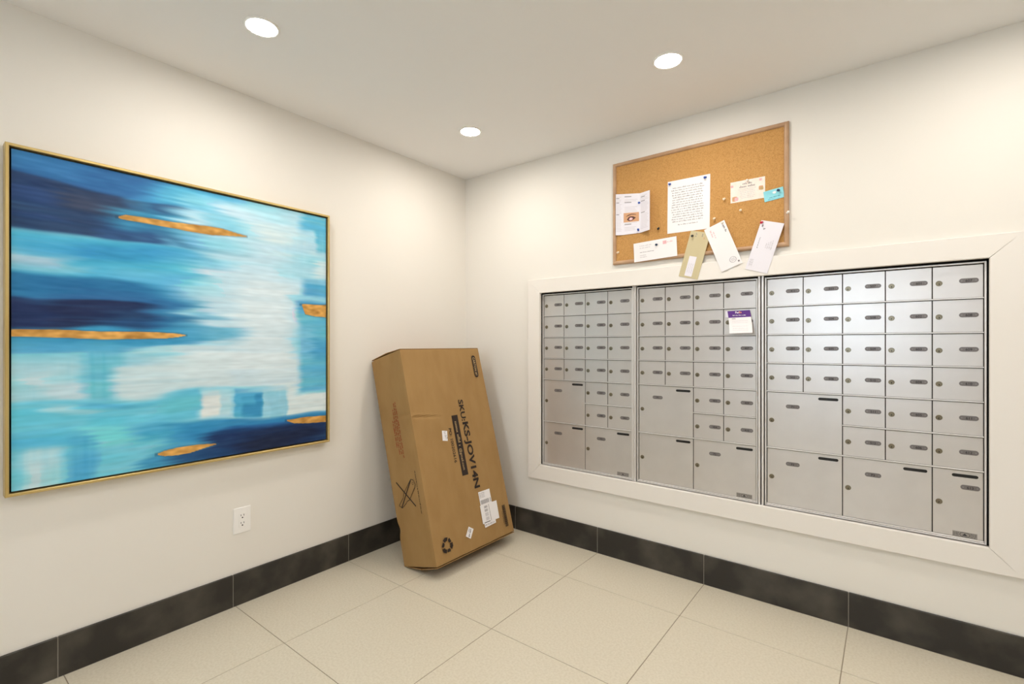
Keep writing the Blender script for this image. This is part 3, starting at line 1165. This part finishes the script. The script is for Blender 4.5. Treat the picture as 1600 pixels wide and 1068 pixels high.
S1 = blur_noise(45, 1.3)      # fine brush streaks
S2 = blur_noise(70, 3.5)      # broad brush streaks
V1 = blur_noise(1.4, 26)      # vertical streaks
BL = blur_noise(22, 14)       # soft clouds
V_, U_ = np.mgrid[0:N, 0:N]
U_ = (U_ + 0.5) / N
V_ = (V_ + 0.5) / N
C = np.zeros((N, N, 3))
C[:] = np.array((176, 218, 230)) / 255.0


def sst(x):
    x = np.clip(x, 0, 1)
    return x * x * (3 - 2 * x)


def stroke(u0, u1, v0, v1, col, a=1.0, eu=0.08, ev=0.03, jit=0.03, st=0.09, slope=0.0, vert=False, jr=None):
    global C
    sa, sb = (V1, V1) if vert else (S1, S2)
    vc = V_ - slope * (U_ - u0) + 0.25 * ev * (sb if not vert else 0) + 0.006 * BL
    uc = U_ + jit * (S2 * 0.5 + S1 * 0.35) + (0 if not vert else 0.01 * BL)
    ur = uc if jr is None else U_ + jr * S2 + 0.01 * BL
    m = np.ones((N, N))
    if u0 > 0.0:
        m = m * sst((uc - u0) / eu + 0.5)
    if u1 < 1.0:
        m = m * sst((u1 - ur) / eu + 0.5)
    if v0 > 0.0:
        m = m * sst((vc - v0) / ev + 0.5)
    if v1 < 1.0:
        m = m * sst((v1 - vc) / ev + 0.5)
    m = np.clip(m * a * (1 + st * sa), 0, 1)[..., None]
    C = C * (1 - m) + np.array(col)[None, None, :] / 255.0 * m


# --- top left: blues over slate navy
stroke(0, 0.50, 0, 0.20, (52, 140, 192), 1, 0.16, 0.06)
stroke(0, 0.34, 0, 0.08, (42, 104, 160), 0.95, 0.14, 0.05)
stroke(0, 0.14, 0.0, 0.05, (66, 136, 192), 0.6, 0.08, 0.03)
stroke(0.34, 0.62, 0.0, 0.09, (92, 182, 220), 0.85, 0.12, 0.06)
stroke(0, 0.42, 0.070, 0.155, (34, 64, 104), 0.95, 0.10, 0.035, slope=0.10)
stroke(0, 0.27, 0.075, 0.218, (34, 60, 98), 1, 0.05, 0.02, 0.02)
stroke(0.18, 0.36, 0.175, 0.225, (40, 78, 124), 0.9, 0.06, 0.02)
stroke(0.10, 0.34, 0.085, 0.14, (66, 70, 92), 0.65, 0.10, 0.04, slope=0.06)
stroke(0.0, 0.10, 0.09, 0.17, (40, 74, 130), 0.6, 0.08, 0.06)
stroke(0.24, 0.60, 0.105, 0.185, (58, 158, 196), 0.75, 0.12, 0.03)
stroke(0.36, 0.46, 0.09, 0.115, (44, 74, 114), 0.75, 0.06, 0.02)
# --- cyan band below it with a pale patch at the left
stroke(0, 0.52, 0.222, 0.37, (84, 186, 220), 1, 0.16, 0.022)
stroke(0.12, 0.50, 0.225, 0.285, (54, 154, 200), 0.8, 0.14, 0.04)
stroke(0, 0.10, 0.270, 0.335, (176, 210, 226), 0.9, 0.08, 0.035)
stroke(0.0, 0.17, 0.318, 0.348, (140, 206, 228), 0.85, 0.08, 0.02)
stroke(0.22, 0.50, 0.31, 0.365, (120, 202, 226), 0.7, 0.12, 0.03)
# --- middle dark group
stroke(0, 0.56, 0.365, 0.535, (58, 150, 196), 0.95, 0.14, 0.025)
stroke(0, 0.34, 0.352, 0.455, (40, 122, 170), 0.95, 0.12, 0.022, slope=0.04)
stroke(0.10, 0.44, 0.405, 0.47, (44, 104, 156), 0.75, 0.12, 0.03)
stroke(0, 0.34, 0.440, 0.527, (24, 40, 80), 1, 0.11, 0.02, 0.045)
stroke(0.2, 0.50, 0.475, 0.527, (34, 92, 140), 0.65, 0.14, 0.025)
stroke(0, 0.08, 0.44, 0.52, (28, 52, 100), 0.5, 0.06, 0.04)
# --- below the long gold streak
stroke(0, 0.62, 0.52, 0.572, (62, 158, 200), 0.95, 0.12, 0.018)
stroke(0.0, 0.34, 0.56, 0.60, (94, 182, 212), 0.9, 0.2, 0.025)
# --- great white field
stroke(0.46, 0.91, 0.02, 0.60, (200, 226, 236), 0.95, 0.16, 0.08, 0.05, jr=0.01)
stroke(0.50, 0.87, 0.24, 0.50, (210, 229, 238), 0.9, 0.14, 0.08, 0.05, jr=0.012)
stroke(0.62, 0.84, 0.30, 0.62, (232, 236, 238), 0.9, 0.12, 0.06, 0.04, jr=0.012)
stroke(0.70, 0.88, 0.08, 0.16, (232, 236, 234), 0.8, 0.10, 0.06)
stroke(0.42, 0.62, 0.165, 0.215, (150, 208, 226), 0.55, 0.14, 0.03)
stroke(0.36, 0.58, 0.235, 0.285, (110, 192, 220), 0.65, 0.14, 0.03)
stroke(0.40, 0.56, 0.345, 0.40, (190, 222, 232), 0.6, 0.12, 0.03)
stroke(0.40, 0.64, 0.50, 0.545, (84, 172, 208), 0.75, 0.12, 0.02)
stroke(0.46, 0.56, 0.455, 0.475, (92, 176, 210), 0.6, 0.10, 0.02)
stroke(0.28, 0.90, 0.580, 0.73, (222, 232, 236), 0.96, 0.08, 0.03, 0.02, jr=0.006)
stroke(0.24, 0.40, 0.60, 0.655, (170, 216, 230), 0.6, 0.10, 0.04)
stroke(0.40, 0.86, 0.60, 0.69, (236, 238, 238), 0.85, 0.12, 0.05)
stroke(0.46, 0.86, 0.69, 0.76, (216, 228, 234), 0.85, 0.10, 0.04)
stroke(0.44, 0.56, 0.02, 0.09, (104, 190, 222), 0.7, 0.10, 0.05)
stroke(0.52, 0.64, 0.07, 0.125, (120, 198, 222), 0.6, 0.08, 0.03)
# --- right margin
stroke(0.88, 1, 0, 0.075, (86, 176, 212), 0.9, 0.06, 0.03, 0.008)
stroke(0.955, 1, 0.06, 0.17, (92, 180, 212), 0.85, 0.03, 0.03, 0.008, vert=True)
stroke(0.80, 0.95, 0.10, 0.29, (176, 218, 232), 0.6, 0.08, 0.05, vert=True)
stroke(0.92, 1, 0.18, 0.25, (226, 232, 232), 0.8, 0.05, 0.04)
stroke(0.89, 1, 0.265, 0.36, (76, 164, 206), 0.85, 0.05, 0.04, 0.004)
stroke(0.84, 1, 0.35, 0.385, (150, 208, 226), 0.6, 0.06, 0.02)
stroke(0.865, 1, 0.385, 0.47, (64, 150, 196), 0.85, 0.05, 0.03, 0.008)
stroke(0.875, 1, 0.46, 0.775, (96, 182, 212), 0.92, 0.045, 0.03, 0.003)
stroke(0.84, 0.93, 0.49, 0.62, (150, 206, 226), 0.6, 0.06, 0.06)
stroke(0.93, 1, 0.55, 0.64, (74, 160, 200), 0.5, 0.05, 0.05)
stroke(0.80, 1, 0.785, 0.872, (232, 233, 230), 0.95, 0.03, 0.02, 0.010)
stroke(0.77, 0.87, 0.72, 0.80, (230, 233, 232), 0.85, 0.05, 0.03)
# --- lower left: pale washes and vertical brushing
stroke(0, 0.46, 0.60, 0.80, (150, 212, 228), 0.8, 0.12, 0.05)
stroke(0.0, 0.16, 0.62, 0.76, (188, 224, 232), 0.85, 0.05, 0.05, 0.01, vert=True)
stroke(0.03, 0.09, 0.66, 0.71, (222, 230, 234), 0.7, 0.04, 0.04)
stroke(0.08, 0.17, 0.70, 0.742, (216, 228, 234), 0.75, 0.05, 0.025)
stroke(0.165, 0.245, 0.59, 0.745, (104, 194, 216), 0.85, 0.04, 0.04, 0.008, vert=True)
stroke(0.24, 0.60, 0.625, 0.735, (224, 231, 232), 0.85, 0.05, 0.03, 0.012)
stroke(0, 0.44, 0.745, 0.86, (112, 204, 226), 0.85, 0.12, 0.025)
stroke(0.09, 0.17, 0.765, 0.79, (186, 220, 230), 0.8, 0.05, 0.02)
stroke(0.16, 0.36, 0.755, 0.765, (84, 178, 210), 0.7, 0.08, 0.012)
stroke(0, 0.15, 0.84, 0.885, (88, 188, 222), 0.9, 0.08, 0.03)
stroke(0, 0.42, 0.87, 1.0, (124, 208, 228), 0.9, 0.10, 0.03)
stroke(0.025, 0.11, 0.885, 1.0, (190, 226, 232), 0.8, 0.04, 0.03, 0.006, vert=True)
stroke(0.035, 0.07, 0.93, 1.0, (216, 230, 234), 0.7, 0.03, 0.03, 0.006, vert=True)
stroke(0.125, 0.185, 0.85, 1.0, (82, 176, 216), 0.8, 0.03, 0.04, 0.006, vert=True)
stroke(0.18, 0.28, 0.835, 0.885, (122, 222, 226), 0.8, 0.05, 0.03)
stroke(0.19, 0.30, 0.80, 0.835, (96, 200, 222), 0.8, 0.05, 0.02)
stroke(0.36, 0.50, 0.74, 0.85, (104, 196, 220), 0.92, 0.05, 0.03, 0.012)
stroke(0.28, 0.52, 0.85, 0.90, (72, 170, 210), 0.85, 0.08, 0.025)
stroke(0.50, 0.82, 0.745, 0.86, (156, 210, 228), 0.7, 0.03, 0.03, 0.01)
# --- row of small blocks
stroke(0.495, 0.600, 0.757, 0.845, (196, 222, 230), 0.95, 0.018, 0.02, 0.004)
stroke(0.500, 0.560, 0.765, 0.843, (238, 234, 230), 0.95, 0.016, 0.02, 0.004)
stroke(0.612, 0.718, 0.756, 0.856, (84, 176, 212), 0.97, 0.015, 0.02, 0.004)
stroke(0.640, 0.716, 0.790, 0.856, (54, 142, 190), 0.85, 0.02, 0.04, 0.004)
stroke(0.690, 0.718, 0.766, 0.82, (54, 142, 190), 0.8, 0.016, 0.03, 0.004)
stroke(0.722, 0.80, 0.758, 0.866, (152, 208, 226), 0.9, 0.014, 0.02, 0.004, vert=True)
# --- lower right: blue, then navy
stroke(0.40, 1, 0.852, 0.925, (48, 140, 190), 0.95, 0.10, 0.016, 0.03, slope=0.035)
stroke(0.36, 0.60, 0.87, 0.93, (60, 150, 200), 0.7, 0.10, 0.03)
stroke(0.55, 1, 0.880, 0.93, (36, 98, 156), 0.85, 0.12, 0.02, slope=0.03)
stroke(0.48, 1, 0.905, 1.0, (22, 52, 98), 1, 0.10, 0.025, 0.035)
stroke(0.62, 0.98, 0.93, 0.985, (18, 32, 62), 0.85, 0.14, 0.03)
stroke(0.32, 0.50, 0.925, 1.0, (54, 140, 188), 0.8, 0.07, 0.03)
stroke(0.42, 0.60, 0.968, 1.0, (26, 70, 118), 0.85, 0.10, 0.02)
stroke(0.62, 1, 0.86, 0.885, (50, 132, 186), 0.6, 0.1, 0.015, slope=0.03)

# soft streaking everywhere
GR = blur_noise(6, 1.2)
B2 = blur_noise(30, 6)
C = np.clip(C * np.array((0.93, 0.99, 1.02)) * (1 + 0.03 * B2[..., None] * np.array((1.6, 0.9, 0.5)) * (C < 0.8)) + 0.010 * GR[..., None] + 0.010 * S1[..., None] + 0.006 * S2[..., None], 0, 1)


# --- gold leaf streaks
def gold(pts, wob=0.0025):
    """pts: (u, v_top, v_bottom)"""
    global C
    us = np.array([p[0] for p in pts])
    e = 0.0016
    top = np.interp(U_[0], us, [p[1] for p in pts]) + wob * BL[N // 2] * 0.5
    bot = np.interp(U_[0], us, [p[2] for p in pts]) + wob * BL[N // 3] * 0.5
    m = sst((V_ - top[None, :]) / e + 0.5) * sst((bot[None, :] - V_) / e + 0.5)
    m = m * (U_ >= us[0]) * (U_ <= us[-1])
    dk = sst((V_ - top[None, :] + 0.006) / 0.006) * sst((bot[None, :] + 0.006 - V_) / 0.006) * (U_ >= us[0] - 0.01) * (U_ <= us[-1] + 0.005)
    C = C * (1 - 0.35 * dk[..., None]) + np.array((30, 60, 80)) / 255 * 0.35 * dk[..., None]
    sp = blur_noise(3, 1.6)
    col = np.array((206, 154, 78))[None, None, :] / 255.0 + (0.045 * sp + 0.05 * BL)[..., None] * np.array((1.0, 0.9, 0.7))
    m = m[..., None]
    C = C * (1 - m) + np.clip(col, 0, 1) * m


gold([(0.25, 0.146, 0.152), (0.27, 0.137, 0.155), (0.33, 0.136, 0.156), (0.40, 0.133, 0.157), (0.47, 0.130, 0.160), (0.53, 0.128, 0.160), (0.57, 0.130, 0.155), (0.62, 0.138, 0.149), (0.655, 0.142, 0.145)])
gold([(0.0, 0.528, 0.549), (0.10, 0.526, 0.551), (0.20, 0.528, 0.553), (0.30, 0.527, 0.552), (0.38, 0.528, 0.550), (0.42, 0.530, 0.545), (0.445, 0.535, 0.539)])
gold([(0.885, 0.397, 0.402), (0.90, 0.395, 0.440), (0.94, 0.396, 0.447), (1.0, 0.394, 0.450)])
gold([(0.82, 0.890, 0.897), (0.85, 0.890, 0.910), (0.90, 0.888, 0.916), (1.0, 0.893, 0.922)])
gold([(0.36, 0.950, 0.957), (0.38, 0.943, 0.964), (0.42, 0.938, 0.968), (0.46, 0.938, 0.966), (0.50, 0.941, 0.958), (0.545, 0.947, 0.950)])

# canvas mesh: a painted front carrying the pigment as a colour attribute, plus turned edges
me = bpy.data.meshes.new('canvas')
gy = np.linspace(CY0, CY1, N)
gz = np.linspace(CZ1, CZ0, N)
relief = 0.0375 + 0.00004 * S1
co = np.zeros((N, N, 3))
co[..., 0] = relief
co[..., 1] = gy[None, :] - pic.location.y
co[..., 2] = gz[:, None] - pic.location.z
nv = N * N
me.vertices.add(nv)
me.vertices.foreach_set('co', co.reshape(-1))
i0 = (np.arange(N - 1)[:, None] * N + np.arange(N - 1)[None, :]).reshape(-1)
quads = np.stack([i0, i0 + N, i0 + N + 1, i0 + 1], 1)
nq = len(quads)
me.loops.add(nq * 4)
me.loops.foreach_set('vertex_index', quads.reshape(-1).astype(np.int32))
me.polygons.add(nq)
me.polygons.foreach_set('loop_start', np.arange(0, nq * 4, 4, dtype=np.int32))
me.polygons.foreach_set('loop_total', np.full(nq, 4, dtype=np.int32))
me.polygons.foreach_set('use_smooth', np.ones(nq, dtype=bool))
me.update(calc_edges=True)
ca = me.color_attributes.new('pigment', 'FLOAT_COLOR', 'POINT')
Cl = np.where(C <= 0.04045, C / 12.92, ((C + 0.055) / 1.055) ** 2.4)
rgba = np.ones((nv, 4))
rgba[:, :3] = Cl.reshape(-1, 3)
ca.data.foreach_set('color', rgba.reshape(-1).astype(np.float32))
mp = bpy.data.materials.new('canvas_paint')
mp.use_nodes = True
nt = mp.node_tree
at = nt.nodes.new('ShaderNodeVertexColor')
at.layer_name = 'pigment'
pb = nt.nodes['Principled BSDF']
pb.inputs['Roughness'].default_value = 0.5
pb.inputs['Specular IOR Level'].default_value = 0.3
nt.links.new(at.outputs['Color'], pb.inputs['Base Color'])
me.materials.append(mp)
link('canvas', me, pic)
MB().box((CY0, CZ0, 0.0125), (CY1, CZ1, 0.0355), 0, LW).build('canvas_stretcher', M_black, pic, origin=pic.location)

# ================================================================== WALL OUTLET
OY, OZ = -1.565, 0.400
out = empty('wall_outlet', (0, OY, OZ - 0.061))
tag(out, 'white duplex wall outlet below the blue painting', 'outlet')
LO = on_left(OY, OZ, 0)
MB().bbox((-0.040, -0.061, 0.0003), (0.040, 0.061, 0.0062), 0.0022, 0, LO).build('cover_plate', M_plast, out, origin=out.location)
rc = MB().bbox((-0.0168, -0.0335, 0.004), (0.0168, 0.0335, 0.0075), 0.0008, 0, LO).build('receptacle', M_plast, out, origin=out.location)
for cz in (0.017, -0.019):
    b = MB()
    for sx in (-0.0064, 0.0064):
        b.prism(rect(sx - 0.0012, cz + 0.002, sx + 0.0012, cz + 0.0105), 0.0074, 0.0077, 0, LO)
    b.prism([(0.0034 * math.cos(i * math.pi / 5), cz - 0.0055 + 0.0034 * math.sin(i * math.pi / 5)) for i in range(10)], 0.0074, 0.0077, 0, LO)
    b.build('socket_slots', M_dark, rc, origin=out.location)
for cz in (0.0485, -0.0485):
    MB().lathe([(0.0032, 0.0060), (0.0032, 0.0066), (0.0026, 0.0070)], 10, 0, LO @ Matrix.Translation((0, cz, 0))).build('screw', M_plast, out, origin=out.location)


# ================================================================== DOWNLIGHTS
def downlight(x, y, label):
    r = empty('downlight', (x, y, ROOM_H))
    tag(r, label, 'downlight', 'recessed ceiling downlights')
    T = Matrix.Translation((x, y, ROOM_H))
    MB().lathe([(0.0635, 0.0), (0.0630, -0.0030), (0.0590, -0.0050), (0.0540, -0.0048), (0.0520, -0.0030), (0.0520, 0.0)], 40, 0, T, cap=False).build('trim_ring', M_plast, r, origin=r.location, smooth=True)
    MB().lathe([(0.0520, -0.0028), (0.0400, -0.0044), (0.0200, -0.0054), (0.004, -0.0057)], 32, 0, T, cap=True).build('lamp_lens', M_lens, r, origin=r.location, smooth=True)


downlight(0.570, -1.737, 'large-looking round downlight at ceiling upper left, above the painting')
downlight(0.577, -0.579, 'small-looking round downlight in the ceiling near the room corner')
downlight(1.700, -0.570, 'round downlight in the ceiling above the corkboard and mailboxes')
hid = 'unseen round ceiling downlight further back in the lobby'
for x, y in ((1.700, -1.737), (2.830, -0.575), (2.830, -1.737), (3.96, -1.737), (2.83, -2.9), (1.7, -4.06), (2.83, -4.06)):  # rearmost pair added, out of view, to brighten the rear wall the doors reflect
    downlight(x, y, hid)
